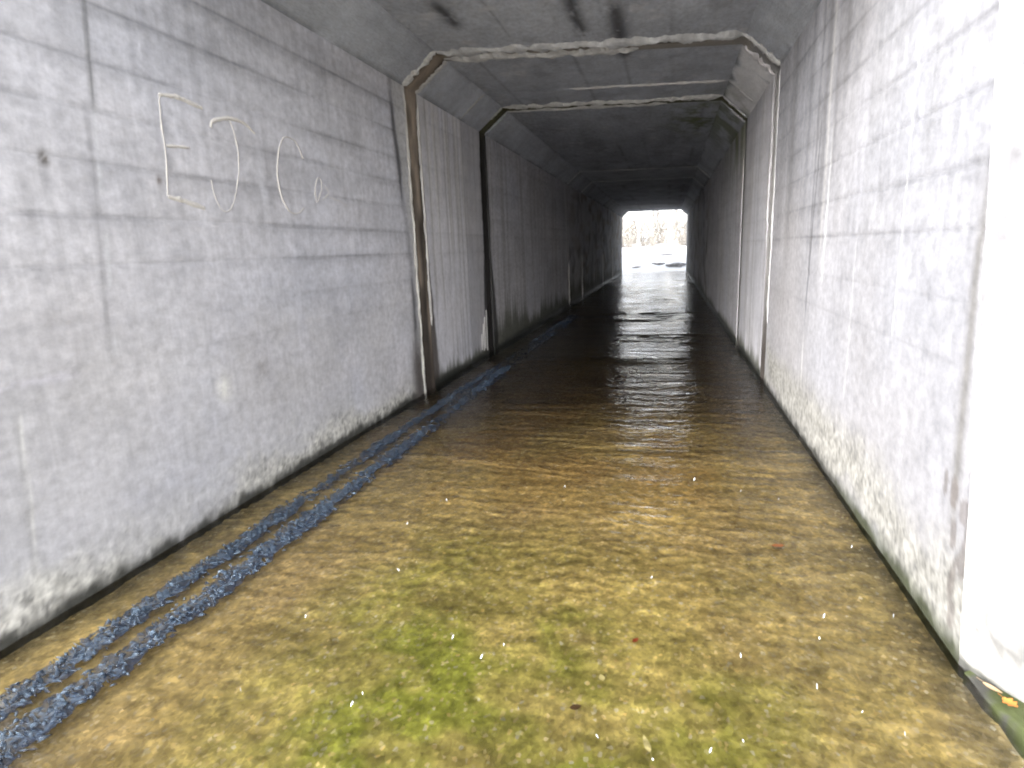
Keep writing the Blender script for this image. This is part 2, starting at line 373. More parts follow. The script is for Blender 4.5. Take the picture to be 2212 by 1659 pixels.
# ------------------------------------------------------------------ the culvert: cast sections
def panel(name, parent, A, B, C_, D, nrm, nu, nv, paint, thick=.35, bump=.003, seed=1, relief=None):
    """grid from A(u0,v0) B(u1,v0) C(u1,v1) D(u0,v1) with a solid back; nrm points out of the culvert"""
    u = np.linspace(0, 1, nu)[:, None, None]; v = np.linspace(0, 1, nv)[None, :, None]
    A, B, C_, D = map(np.array, (A, B, C_, D)); nrm = np.array(nrm, float)
    P = (A*(1-u)+B*u)*(1-v) + (D*(1-u)+C_*u)*v
    colr = paint(P)
    q = P[..., 1]; w_ = P[..., 2] + P[..., 0]*.7
    d = bump*(fbm(q*3, w_*3, seed, 4)-.5)*2
    if relief is not None: d = d + relief(P)
    edge = np.ones((nu, nv)); edge[0] = edge[-1] = 0; edge[:, 0] = edge[:, -1] = 0
    P = P + nrm*(d*edge)[..., None]
    verts = P.reshape(-1, 3); cols = colr.reshape(-1, 4); faces = grid_faces(nu, nv)
    idx = np.arange(nu*nv).reshape(nu, nv)
    loop = np.concatenate([idx[:-1, 0], idx[-1, :-1], idx[:0:-1, -1], idx[0, :0:-1]])
    n0 = nu*nv
    rim, back = verts[loop], verts[loop] + nrm*thick
    verts = np.concatenate([verts, rim, back]); cols = np.concatenate([cols, cols[loop], cols[loop]*np.array([.6, .55, .5, 1])])
    L = len(loop)
    faces += [[n0+i, n0+(i+1) % L, n0+L+(i+1) % L, n0+L+i] for i in range(L)]
    faces.append([n0+L+i for i in range(L)][::-1])
    o = mesh_obj(name, verts, faces, M_CONC, parent, cols, smooth=False)
    sm_ = [True]*((nu-1)*(nv-1))+[False]*(len(faces)-(nu-1)*(nv-1)); o.data.polygons.foreach_set('use_smooth', sm_)
    return o
ZB = -.30
hl = math.hypot(CW, CH)
NHL, NHR = (-CH/hl, 0, CW/hl), (CH/hl, 0, CW/hl)
def seam_relief(lo=1.2, amp=.003):
    def f(P):
        z = P[..., 2]; a = P[..., 1]; d = np.zeros_like(z)
        for i, s in enumerate(SEAMS):
            if s < .8: continue
            d = d + (amp if s > lo else amp*.4)*bell(z, s+.006*(fbm(a*1.1, i*3.3+0*z, 5, 2)-.5), .012)
            d = d + .0016*((_hash(np.full(z.shape, i), np.floor(a/2.4).astype(np.int64), 3)-.5))*((z > s)*1.0)
        return d
    return f
def section(label, y0, y1, res, pl, pr, pc, phl, phr, batter=(0, 0), thick=.35):
    s = tag(empty('culvert_section', (W/2, (y0+y1)/2+K*W/2, 0)), label, 'culvert section', 'concrete culvert sections')
    def pt(x, e, z):                                         # e = 0 near end, 1 far end
        return (x, (y0, y1)[e] + K*x + batter[e]*max(z, 0), z)
    n = lambda d, r: max(3, int(d/r)+1)
    ny = n(y1-y0, res)
    zw = H-CH
    panel('side_wall', s, pt(0, 0, ZB), pt(0, 1, ZB), pt(0, 1, zw), pt(0, 0, zw), (-1, 0, 0), ny, n(zw-ZB, res), pl, thick, .004, 3, seam_relief())
    panel('side_wall', s, pt(W, 0, ZB), pt(W, 1, ZB), pt(W, 1, zw), pt(W, 0, zw), (1, 0, 0), ny, n(zw-ZB, res), pr, thick, .004, 4, seam_relief())
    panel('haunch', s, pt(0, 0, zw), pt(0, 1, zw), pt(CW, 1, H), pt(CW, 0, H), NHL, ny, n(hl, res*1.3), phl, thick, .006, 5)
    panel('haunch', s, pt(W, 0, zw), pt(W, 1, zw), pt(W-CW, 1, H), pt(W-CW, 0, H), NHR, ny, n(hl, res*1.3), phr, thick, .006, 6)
    panel('ceiling', s, pt(CW, 0, H), pt(CW, 1, H), pt(W-CW, 1, H), pt(W-CW, 0, H), (0, 0, 1), ny, n(W-2*CW, res*1.6), pc, thick, .006, 7)
    return s
YP = 1.8715-K*W                                              # portal, at the left wall
GA, GB = .27, .26
sections = [
 ('pale grey board-marked concrete section at the near mouth with chalk letters on its left wall', YP, 5.287, .013, paint_near_left, paint_near_right, lambda P: paint_ceiling(P, 201), paint_haunch(-1, 211, 1.05), paint_haunch(1, 212, 1.05), (.15, 0)),
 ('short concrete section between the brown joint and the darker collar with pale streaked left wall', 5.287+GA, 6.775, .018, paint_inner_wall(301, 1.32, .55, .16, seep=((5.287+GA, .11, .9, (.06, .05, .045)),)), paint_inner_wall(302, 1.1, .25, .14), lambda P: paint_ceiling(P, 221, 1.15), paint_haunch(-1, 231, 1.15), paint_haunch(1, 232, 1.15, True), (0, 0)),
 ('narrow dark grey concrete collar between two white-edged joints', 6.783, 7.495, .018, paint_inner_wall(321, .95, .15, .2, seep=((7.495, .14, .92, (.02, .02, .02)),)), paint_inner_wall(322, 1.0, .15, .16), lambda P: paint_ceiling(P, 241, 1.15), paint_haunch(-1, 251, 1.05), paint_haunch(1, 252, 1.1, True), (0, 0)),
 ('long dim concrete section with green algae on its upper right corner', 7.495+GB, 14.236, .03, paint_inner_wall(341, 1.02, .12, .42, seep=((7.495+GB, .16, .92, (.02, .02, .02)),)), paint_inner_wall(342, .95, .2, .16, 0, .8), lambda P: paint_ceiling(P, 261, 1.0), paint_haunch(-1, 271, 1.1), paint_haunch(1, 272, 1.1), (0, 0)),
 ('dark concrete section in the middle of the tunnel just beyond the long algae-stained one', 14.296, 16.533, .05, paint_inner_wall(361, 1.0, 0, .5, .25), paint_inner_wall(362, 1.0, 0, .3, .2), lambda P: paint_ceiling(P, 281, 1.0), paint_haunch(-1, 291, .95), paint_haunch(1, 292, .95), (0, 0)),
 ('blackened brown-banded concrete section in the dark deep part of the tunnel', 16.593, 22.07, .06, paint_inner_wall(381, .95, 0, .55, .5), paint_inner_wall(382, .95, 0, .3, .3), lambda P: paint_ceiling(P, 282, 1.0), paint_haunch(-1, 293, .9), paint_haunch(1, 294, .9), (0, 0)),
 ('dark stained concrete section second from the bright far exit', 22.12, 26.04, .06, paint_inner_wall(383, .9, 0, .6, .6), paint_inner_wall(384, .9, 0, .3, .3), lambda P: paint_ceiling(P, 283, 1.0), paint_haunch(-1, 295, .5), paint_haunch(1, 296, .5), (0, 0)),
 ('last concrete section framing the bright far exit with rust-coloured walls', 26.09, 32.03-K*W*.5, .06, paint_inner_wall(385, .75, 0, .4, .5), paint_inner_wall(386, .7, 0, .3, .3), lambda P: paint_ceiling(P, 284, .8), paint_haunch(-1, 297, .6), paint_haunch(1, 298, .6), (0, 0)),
]
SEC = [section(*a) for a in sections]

# ------------------------------------------------------------------ joints between the sections
BASE = [(0, ZB), (0, H-CH), (CW, H), (W-CW, H), (W, H-CH), (W, ZB)]
SEGN = [np.array(n) for n in ((-1, 0), (-CH/hl, CW/hl), (0, 1), (CH/hl, CW/hl), (1, 0))]
def path_at(d):
    """the culvert outline (x, z) moved outwards by d"""
    pts = [np.array(BASE[0])+SEGN[0]*d]
    for i in range(1, 5):
        a, b = SEGN[i-1], SEGN[i]; p = np.array(BASE[i])
        pts.append(p + (a+b)*d/(1+a@b))
    pts.append(np.array(BASE[5])+SEGN[4]*d); return np.array(pts)
def run(step, lo=0.0, hi=5.0):
    """parameters along the outline: segment index + fraction"""
    L = [np.linalg.norm(np.array(BASE[i+1])-np.array(BASE[i])) for i in range(5)]
    t = []
    for i in range(5):
        n = max(2, int(L[i]/step)); t += [i+j/n for j in range(n)]
    t = np.array(t+[5.0-1e-6]); return t[(t >= lo) & (t <= hi)]
def at(t, d):
    """outline points for parameter array t at depth array d"""
    p0, p1 = path_at(0), path_at(1); dp = p1-p0
    i = np.minimum(t.astype(int), 4); f = (t-i)[:, None]
    a = p0[i]*(1-f)+p0[i+1]*f; b = dp[i]*(1-f)+dp[i+1]*f
    return a + b*np.asarray(d)[:, None]
def strip(name, parent, Y, t, yoff, dep, paint, mat):
    """sweep: yoff and dep are arrays (len(t), m) giving the place along the culvert and the depth into the wall"""
    m = yoff.shape[1]; V = np.zeros((len(t), m, 3))
    for j in range(m):
        p = at(t, dep[:, j]); V[:, j, 0] = p[:, 0]; V[:, j, 2] = p[:, 1]; V[:, j, 1] = Y + K*p[:, 0] + yoff[:, j]
    return mesh_obj(name, V.reshape(-1, 3), grid_faces(len(t), m), mat, parent, paint(V, t).reshape(-1, 4))
def filler(parent, Y, g, prof, paint):
    t = run(.02); m = len(prof); one = np.ones((len(t), 1))
    yo = one*np.array([p[0] for p in prof])*g; dp = one*np.array([p[1] for p in prof])
    dp = dp + .012*(fbm(t[:, None]*9, yo*30, 3, 3)-.5)*(dp > .01)
    if g > .2: dp = dp*(1-.82*sm(1.95, 2.08, t)+.25*sm(3.0, 3.1, t))[:, None]
    return strip('joint_filler', parent, Y, t, yo, dp, paint, M_FILL)
def crust(parent, Y, lo, hi, width, thick, seed, colr=(.56, .55, .52), gap=.25, step=.016):
    """ragged lime crust standing proud along a joint lip"""
    t = run(step, lo, hi); n = fbm(t*26, t*0, seed, 4); e = np.minimum(sm(lo, lo+.04, t), 1-sm(hi-.04, hi, t))
    w = width*(.25+1.5*sm(gap, .8, n))*(.2+.8*e); sh = width*1.0*(fbm(t*11, t*0, seed+2, 3)-.5)
    th = thick*(.4+1.2*fbm(t*31, t*0, seed+3, 3))*(.2+.8*e)
    cr = np.array([-1, -.7, -.25, .3, .75, 1.0]); hp = np.array([-.25, .55, 1, .9, .5, -.25])
    rag = 1+.7*(fbm(t[:, None]*60, cr[None, :]*2+seed, seed+4, 2)-.5)
    yo = sh[:, None] + w[:, None]*cr[None]*rag
    dp = -th[:, None]*hp[None]*(.7+.6*fbm(t[:, None]*50, cr[None]*3, seed+5, 2)); dp[:, 0] = dp[:, -1] = .004
    def paint(V, tt):
        b = .65+.7*fbm(tt[:, None]*40, cr[None]*2, seed+6, 4)
        return out(np.array(colr)*b[..., None])
    return strip('lime_crust', parent, Y, t, yo, dp, paint, M_CRUST)
def joint(label, Y):
    return tag(empty('expansion_joint', (W/2, Y+K*W/2, 0)), label, 'joint', 'joints between the culvert sections')

def paint_A(V, t):
    x, a, z = V[..., 0], V[..., 1]-K*V[..., 0]-5.287, V[..., 2]; tt = t[:, None]+0*z
    n = fbm(a*60, z*1.3, 401, 4); c = np.array([.135, .112, .090])*(.12+1.9*sm(.34, .68, fbm(a*42, z*1.1, 401, 3)))[..., None]
    c = lerp(c, [.05, .042, .035], .9*sm(.62, .35, fbm(a*45, z*1.6, 402, 3))*.8)
    c = lerp(c, [.36, .31, .24], .6*bell(a, .06, .03)*sm(1.6, .9, z))
    c = lerp(c, [.27, .255, .235], .9*sm(1.95, 2.05, tt))
    c = lerp(c, [.03, .028, .026], .9*bell(a, .13+.03*(fbm(x*3, 0*x, 7, 3)-.5), .022)*sm(2.0, 2.1, tt)*(1-sm(2.75, 3.0, tt))*sm(.40, .55, fbm(x*4, 0*x, 8, 3)))
    rt_ = sm(3.1, 3.3, tt); c = lerp(c, [.20, .20, .205], .8*rt_)
    low = 1-sm(.30, 1.1, z+.6*(fbm(a*30, z*3, 403, 3)-.5)); c = lerp(c, [.035, .028, .024], .9*low)
    c = lerp(c, [.03, .028, .026], .8*bell(a, .015, .018))
    return out(c, .3*low)
def paint_B(V, t):
    z = V[..., 2]; a = V[..., 1]; tt = t[:, None]+0*z
    c = np.array([.022, .021, .02])*(.6+.9*fbm(a*40, z*2, 411, 3))[..., None]
    mid = sm(.93, 1.1, tt)*(1-sm(3.9, 4.1, tt)); c = lerp(c, [.10, .10, .055], .75*mid)
    c = lerp(c, [.09, .088, .085], .8*sm(3.95, 4.05, tt))
    return out(c, .4*(1-mid))
def paint_dark(V, t):
    z = V[..., 2]; return out(np.array([.03, .03, .032])*(.6+.8*fbm(V[..., 1]*30, z*3, 421, 3))[..., None])
YA, YB1, YB2 = 5.287, 6.775, 7.495
jA = joint('nearest wide joint with brown seeping filler and ragged white lime along its edges', YA)
filler(jA, YA, GA, [(-.08, .10), (.0, .085), (.12, .085), (.3, .075), (.5, .06), (.68, .045), (.84, .028), (.95, .012), (1.0, .002), (1.06, .05)], paint_A)
crust(jA, YA-.012, .05, 1.0, .022, .010, 431, (.50, .49, .46))
crust(jA, YA-.02, 1.0, 2.02, .042, .016, 432, (.58, .58, .57), .15)
crust(jA, YA+.02, 2.0, 3.0, .085, .026, 433, (.60, .61, .62), .10)
crust(jA, YA+GA*.80, 2.0, 2.66, .070, .026, 434, (.57, .57, .565), .15)
crust(jA, YA-.01, 2.97, 4.0, .050, .018, 435, (.52, .52, .52))
crust(jA, YA-.01, 4.0, 4.72, .016, .008, 436, (.40, .40, .41), .4)
crust(jA, YA+GA*1.02, .30, 1.0, .016, .010, 437, (.50, .49, .48), .2)
crust(jA, YA+GA*1.02, 1.0, 2.0, .024, .010, 438, (.46, .45, .44), .2)
crust(jA, YA+GA*1.05, 3.05, 4.0, .060, .014, 439, (.58, .57, .59))
crust(jA, YA+GA*1.02, 4.0, 4.5, .022, .010, 440, (.38, .38, .40), .45)
jB = joint('second joint in from the mouth, a faint pale lime line before the collar', YB1)
filler(jB, YB1, .008, [(-.5, .02), (.0, .012), (1, .012), (1.5, .02)], paint_dark)
crust(jB, YB1-.01, 1.02, 1.98, .012, .006, 451, (.42, .41, .40))
crust(jB, YB1-.005, 2.35, 3.0, .026, .014, 452, (.66, .65, .64), .25)
crust(jB, YB1-.005, 3.0, 3.9, .018, .010, 453, (.46, .45, .45))
jC = joint('third joint with a black dripping left side and white lime across the roof', YB2)
filler(jC, YB2, GB, [(-.1, .12), (.05, .10), (.25, .09), (.5, .075), (.75, .05), (.95, .014), (1.05, .03)], paint_B)
crust(jC, YB2-.01, 1.5, 2.0, .022, .012, 461, (.42, .43, .41))
crust(jC, YB2+.01, 2.0, 3.0, .075, .022, 462, (.74, .74, .72), .12)
crust(jC, YB2+GB*.95, 2.0, 2.75, .055, .014, 463, (.68, .68, .66), .2)
crust(jC, YB2+GB*1.05, 1.2, 1.95, .026, .012, 464, (.40, .44, .44), .3)
crust(jC, YB2-.005, 3.0, 4.0, .035, .014, 465, (.48, .48, .49), .2)
crust(jC, YB2+GB*1.05, 3.4, 4.0, .045, .014, 466, (.46, .46, .48), .25)
for j, (lab, Y, g) in enumerate((('thin dark joint at the far end of the long algae-stained section', 14.236, .06), ('thin dark joint in the middle of the tunnel with a white drip on its left', 16.533, .06),
                                 ('thin joint in the deep dark part of the tunnel with a long white drip', 22.07, .05), ('farthest thin joint next to the rust-stained exit section', 26.04, .05))):
    q = joint(lab, Y); filler(q, Y, g, [(-.1, .09), (.05, .07), (.5, .06), (.95, .05), (1.1, .09)], paint_dark)
    hi_ = (.42, .47, .46, .52)[j]
    crust(q, Y+g, .10, hi_, .030+.008*j, .012, 471+j, (.82, .80, .77), .02)
    if j < 2: crust(q, Y-.03, 1.0, 4.0, .050, .016, 491+j, (.52, .52, .53), .15)
    if j < 2: crust(q, Y-.02, .12, 1.0, .012, .006, 481+j, (.3, .29, .28), .4)

# white lime fans at the foot of the collar's left wall
fan = tag(empty('lime_deposit', (0.0, YB2-.18, .3)), 'small white lime drips fanning down at the foot of the dark collar', 'lime deposit')
for i, (dy, z0, z1) in enumerate(((-.30, .10, .30), (-.22, .08, .42), (-.15, .10, .50), (-.07, .06, .58))):
    n = 26; zz = np.linspace(z1, z0, n); w = .010+.006*np.sin(np.linspace(0, 5, n)+i); V = []
    for k in range(n):
        yc = YB2+dy+.10*(z1-zz[k])*(-.35)
        for q, hgt in ((-1, -.003), (-.4, .007), (.4, .007), (1, -.003)): V.append((hgt, yc+q*w[k], zz[k]))
    mesh_obj('drip', V, grid_faces(n, 4), M_CRUST, fan, np.tile([.66, .65, .64, 0], (n*4, 1)))

# ------------------------------------------------------------------ headwall and wing wall at the near mouth
hw = tag(empty('headwall', (W/2, 1.4, 3)), 'concrete headwall above and beside the near mouth', 'headwall')
def box_between(name, parent, pts_bottom, z0, z1, mat, cols):
    n = len(pts_bottom); V = [(x, y, z0) for x, y in pts_bottom]+[(x, y, z1) for x, y in pts_bottom]
    F = [[i, (i+1) % n, n+(i+1) % n, n+i] for i in range(n)]+[list(range(n))[::-1], list(range(n, 2*n))]
    return mesh_obj(name, V, F, mat, parent, np.tile([*cols, 0], (2*n, 1)), smooth=False)
def yfront(x, z): return YP+K*x+.15*z
V = []
for z in (H+.36, H+1.0):
    for x, dy in ((-.36, -.02), (W+.36, -.02), (W+.36, .35), (-.36, .35)): V.append((x, yfront(x, z)+dy, z))
mesh_obj('parapet', V, [[0, 1, 5, 4], [1, 2, 6, 5], [2, 3, 7, 6], [3, 0, 4, 7], [3, 2, 1, 0], [4, 5, 6, 7]], M_CONC, hw, np.tile([.3, .3, .3, 0], (8, 1)), smooth=False)
# wing wall: starts at the portal corner, flares outwards towards the viewer
ww = tag(empty('wing_wall', (W+.5, .8, 0)), 'sunlit pale concrete wing wall flaring from the right side of the near mouth', 'wing wall')
def paint_wing(P):
    a, z = P[..., 1], P[..., 2]
    c = base_wall(a, z, 501, .42); c = c*(1-.25*boards(a, z, 502))[..., None]
    c, wet = rough_foot(c, a, z, 503, .40, 1.0, .02)
    st = sm(.40, .55, bell(a, 1.86, .09)*bell(z, .40, .09)+.5*(fbm(a*20, z*12, 161, 4)-.5)); c = lerp(c, [.16, .145, .14], .35*st)
    bl = sm(.46, .62, fbm(a*7, z*7, 504, 4))*(1-sm(.12, .45, z)); c = lerp(c, [.07, .07, .068], .8*bl)
    c = lerp(c, [.14, .14, .14], .6*sm(.52, .7, fbm(a*5, z*.5, 505, 4))*sm(.5, 1.2, z))
    return out(c)
wdir = np.array([.078, -.167, 0]); wdir /= np.linalg.norm(wdir); wn_ = np.array([-wdir[1]*-1, 0, 0])
wn_ = np.array([.167, .078, 0])/math.hypot(.167, .078)
p0 = np.array([W, 1.8715, 0]); p1 = p0+wdir*3.4
off = wn_*.0
def wz(p, z): q = p+off; return (q[0], q[1], z)
wtop0 = np.array([W, 1.8715+.15*3.0, 3.0])+off
panel('wall_face', ww, wz(p1, ZB), (W, 1.8715, ZB), (W, 1.8715+.15*(H-CH)*(3.2-ZB)/(H-CH-ZB), 3.2), wz(p1, 1.4), tuple(wn_), 130, 110, paint_wing, .35, .006, 31)
def paint_foot(P):
    a, x, z = P[..., 1], P[..., 0], P[..., 2]
    c = np.array([.045, .045, .04])*(.6+.8*fbm(a*20, x*20, 511, 4))[..., None]
    g = sm(.36, .58, fbm(a*26, x*26, 512, 4)); c = lerp(c, [.040, .050, .014], .85*g)
    return out(c, .3+0*z)
nf = 260
tq = np.linspace(0, 1, nf)
prof = [(-.048, -.10), (-.046, .004), (-.038, .012), (-.022, .017), (-.004, .022), (.03, .030)]
V = np.zeros((nf, len(prof), 3))
for j, (o_, z_) in enumerate(prof):
    tap = np.where(o_ < 0, sm(-.02, .16, tq*3.4)*(.75+.6*fbm(tq*30, tq*0, 515, 3)), 1.0)
    ctr = p0[None]+wdir[None]*(tq*3.4)[:, None]+wn_[None]*(o_*tap)[:, None]
    V[:, j, :2] = ctr[:, :2]; V[:, j, 2] = z_*(.35+.65*sm(0, .2, tq*3.4)) if z_ > 0 else z_
V[:, 1:5, 2] += .012*(fbm(V[:, 1:5, 1]*12, V[:, 1:5, 0]*12, 513, 3)-.5)
V[:, :3, :2] += (.012*(fbm(tq*40, tq*0, 514, 3)-.5))[:, None, None]
mesh_obj('footing', V.reshape(-1, 3), grid_faces(nf, len(prof)), M_CONC, ww, paint_foot(V).reshape(-1, 4))

# ------------------------------------------------------------------ ground: stream bed, water, hillside, snow
def bed_paint(x, y):
    n = fbm(x*1.1, y*.8, 601, 4); n2 = fbm(x*3.2, y*2.6, 602, 4)
    c = np.array([.46, .355, .15])*(.72+.56*n)[..., None]
    c = lerp(c, [.40, .30, .15], .6*sm(.5, .75, n2))
    gz = (1-sm(1.6, 3.0, y+.6*(n-.5)+.22*np.abs(x-1.75)))*(.45+.55*sm(.38, .62, fbm(x*2.3, y*2.0, 603, 4)))
    gz = gz*sm(.7, 1.4, x)*(1-.6*sm(2.2, 2.8, x))
    c = lerp(c, [.25, .265, .05], np.clip(1.0*gz*(.6+.4*sm(.36, .6, fbm(x*8, y*7, 607, 3))), 0, 1))
    dk = sm(.52, .70, fbm(x*2.0, y*3.0, 604, 4)); c = lerp(c, [.20, .16, .06], .30*dk)
    c = lerp(c, [.34, .16, .05], .35*sm(.55, .75, fbm(x*1.8, y*1.2, 605, 4))*sm(2.2, 4.0, y))
    c = lerp(c, [.12, .085, .05], .85*sm(2.9, 5.2, y+1.6*(fbm(x*.8, y*.6, 606, 3)-.5)))  # bed painted darker going in, standing in for the light falling off
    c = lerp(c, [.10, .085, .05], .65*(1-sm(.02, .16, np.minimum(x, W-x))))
    return out(c)
nx, ny_ = 170, 620
xs = np.linspace(-.02, W+.02, nx); ys = np.concatenate([np.linspace(.2, 6, 420), np.linspace(6.05, 33.2, ny_-420)])
X, Y = np.meshgrid(xs, ys, indexing='ij')
def sand_caustic_ripple(x, y):  # sand ripples crossed with a net imitating light refracted by the water
    ph = (y+.22*(fbm(x*2.2, y*1.6, 613, 3)-.5)*2+.05*x)*2*math.pi/.075
    ph2 = ((y-.55*x)+.3*(fbm(x*1.5, y*1.5, 616, 3)-.5))*2*math.pi/.085
    return (.65*np.sin(ph+2.5*fbm(x*4, y*4, 614, 2))+.5*np.sin(ph2+2*fbm(x*3, y*3, 617, 2)))*sm(.38, .6, fbm(x*1.1, y*.9, 615, 3))*sm(1.7, 2.6, y)*(1-sm(6, 9, y))
Z = -.034-.035*sm(3.5, 6.5, Y)+.016*(fbm(X*4, Y*4, 611, 4)-.5)+.010*(fbm(X*22, Y*22, 612, 3)-.5)+.004*sand_caustic_ripple(X, Y)
bed = mesh_obj('stream_bed', np.stack([X, Y, Z], -1).reshape(-1, 3), grid_faces(nx, ny_), M_BED, None, np.concatenate([bed_paint(X, Y)[..., :3]*(1+.24*sand_caustic_ripple(X, Y))[..., None], np.zeros(X.shape+(1,))], -1).reshape(-1, 4))  # ripple net's light and dark painted into the bed colour
tag(bed, kind='structure')
nx2 = 60; xs = np.linspace(-14, 18, 90); ys = np.linspace(-16, 1.75, 60); X, Y = np.meshgrid(xs, ys, indexing='ij')
left = -.6-.25*(1.5-Y)*.35; right = W+.45*(1.9-Y)+.25
dist = np.maximum(np.maximum(left-X, X-right), 0)
Z = -.075+np.minimum(dist*.75, 1.5+dist*.12)+.05*(fbm(X*2, Y*2, 621, 4)-.5)*sm(0, .4, dist)
cc = lerp(bed_paint(X, Y)[..., :3], [.72, .73, .75], sm(.10, .5, dist))
g2 = mesh_obj('ground', np.stack([X, Y, Z], -1).reshape(-1, 3), grid_faces(90, 60), M_CONC, None, out(cc).reshape(-1, 4)); tag(g2, kind='structure')
xs = np.linspace(-.004, W+.004, 48); ys = np.concatenate([np.arange(1.0, 10, .02), np.arange(10, 20, .035), np.arange(20, 32.61, .06)]); X, Y = np.meshgrid(xs, ys, indexing='ij')
def wave(x, y, sx, sy, seed): return fbm(x*sx+.4*y, y*sy+.25*x, seed, 2)-.5
amp = (.35+.65*sm(2.5, 5, Y))*(1-.75*sm(22.5, 25.0, Y))*(.35+1.3*sm(.35, .65, fbm(X*.25, Y*.9, 654, 3)))
Z = amp*(.075*sm(4, 8, Y)*wave(X, Y, .25, .50, 655)+.009*(1+2.0*sm(7, 11, Y))*wave(X, Y, .9, 3.2, 651)+.011*wave(X, Y, 2.2, 7.5, 652)+.005*wave(X, Y, 5, 16, 653)*(Y < 12))
Z = np.maximum(Z, -.016-.02*sm(5, 7, Y))
ns_, nw = X.shape; V = np.stack([X, Y, Z], -1).reshape(-1, 3).tolist(); n0 = len(V)
V += [(-4, -14, 0), (9, -14, 0), (W+.55, 1.0, 0), (-1.2, 1.0, 0)]
F = grid_faces(ns_, nw); F.append([n0, n0+1, n0+2]+[i*nw for i in range(ns_-1, -1, -1)]+[n0+3])
water = mesh_obj('water', V, F, M_WATER); tag(water, kind='structure')

# hillside carried over the culvert, front slope over the headwall and beside the mouth
xs = np.linspace(-30, 33, 80); ys = np.linspace(2.6, 34.0, 60); X, Y = np.meshgrid(xs, ys, indexing='ij')
e = np.minimum(Y-2.6, 34.0-Y)
cov = sm(-1.2, -.2, X)*(1-sm(W+.2, W+1.2, X))
Z = np.maximum(np.minimum(1.2+e*.62, 6.0), cov*(H+.55))+.15*(fbm(X*.7, Y*.7, 631, 4)-.5)
hill = mesh_obj('hillside', np.stack([X, Y, Z], -1).reshape(-1, 3), grid_faces(80, 60), M_EARTH); tag(hill, kind='structure')

# snowy bank beyond the exit
XE = 32.0
xs = np.linspace(-22, 26, 120); ys = np.concatenate([np.linspace(32.4, 44, 90), np.linspace(44.5, 85, 40)]); X, Y = np.meshgrid(xs, ys, indexing='ij')
e = np.maximum(Y-33.6-.3*np.sin(X*.9), 0)
Z = -.22+np.minimum(e*.22, .95+e*.05)+.35*(fbm(X*.9, Y*.9, 641, 5)-.5)*sm(0, 2, e)+.10*(fbm(X*4, Y*4, 642, 3)-.5)*sm(0, 1, e)
snow = mesh_obj('snow_ground', np.stack([X, Y, Z], -1).reshape(-1, 3), grid_faces(120, 130), M_SNOW); tag(snow, kind='structure')
def bank_z(x, y):
    e = max(y-33.6-.3*math.sin(x*.9), 0)
    return float(-.22+min(e*.22, .95+e*.05)+.35*(fbm(x*.9, y*.9, 641, 5)-.5)*sm(0, 2, e))

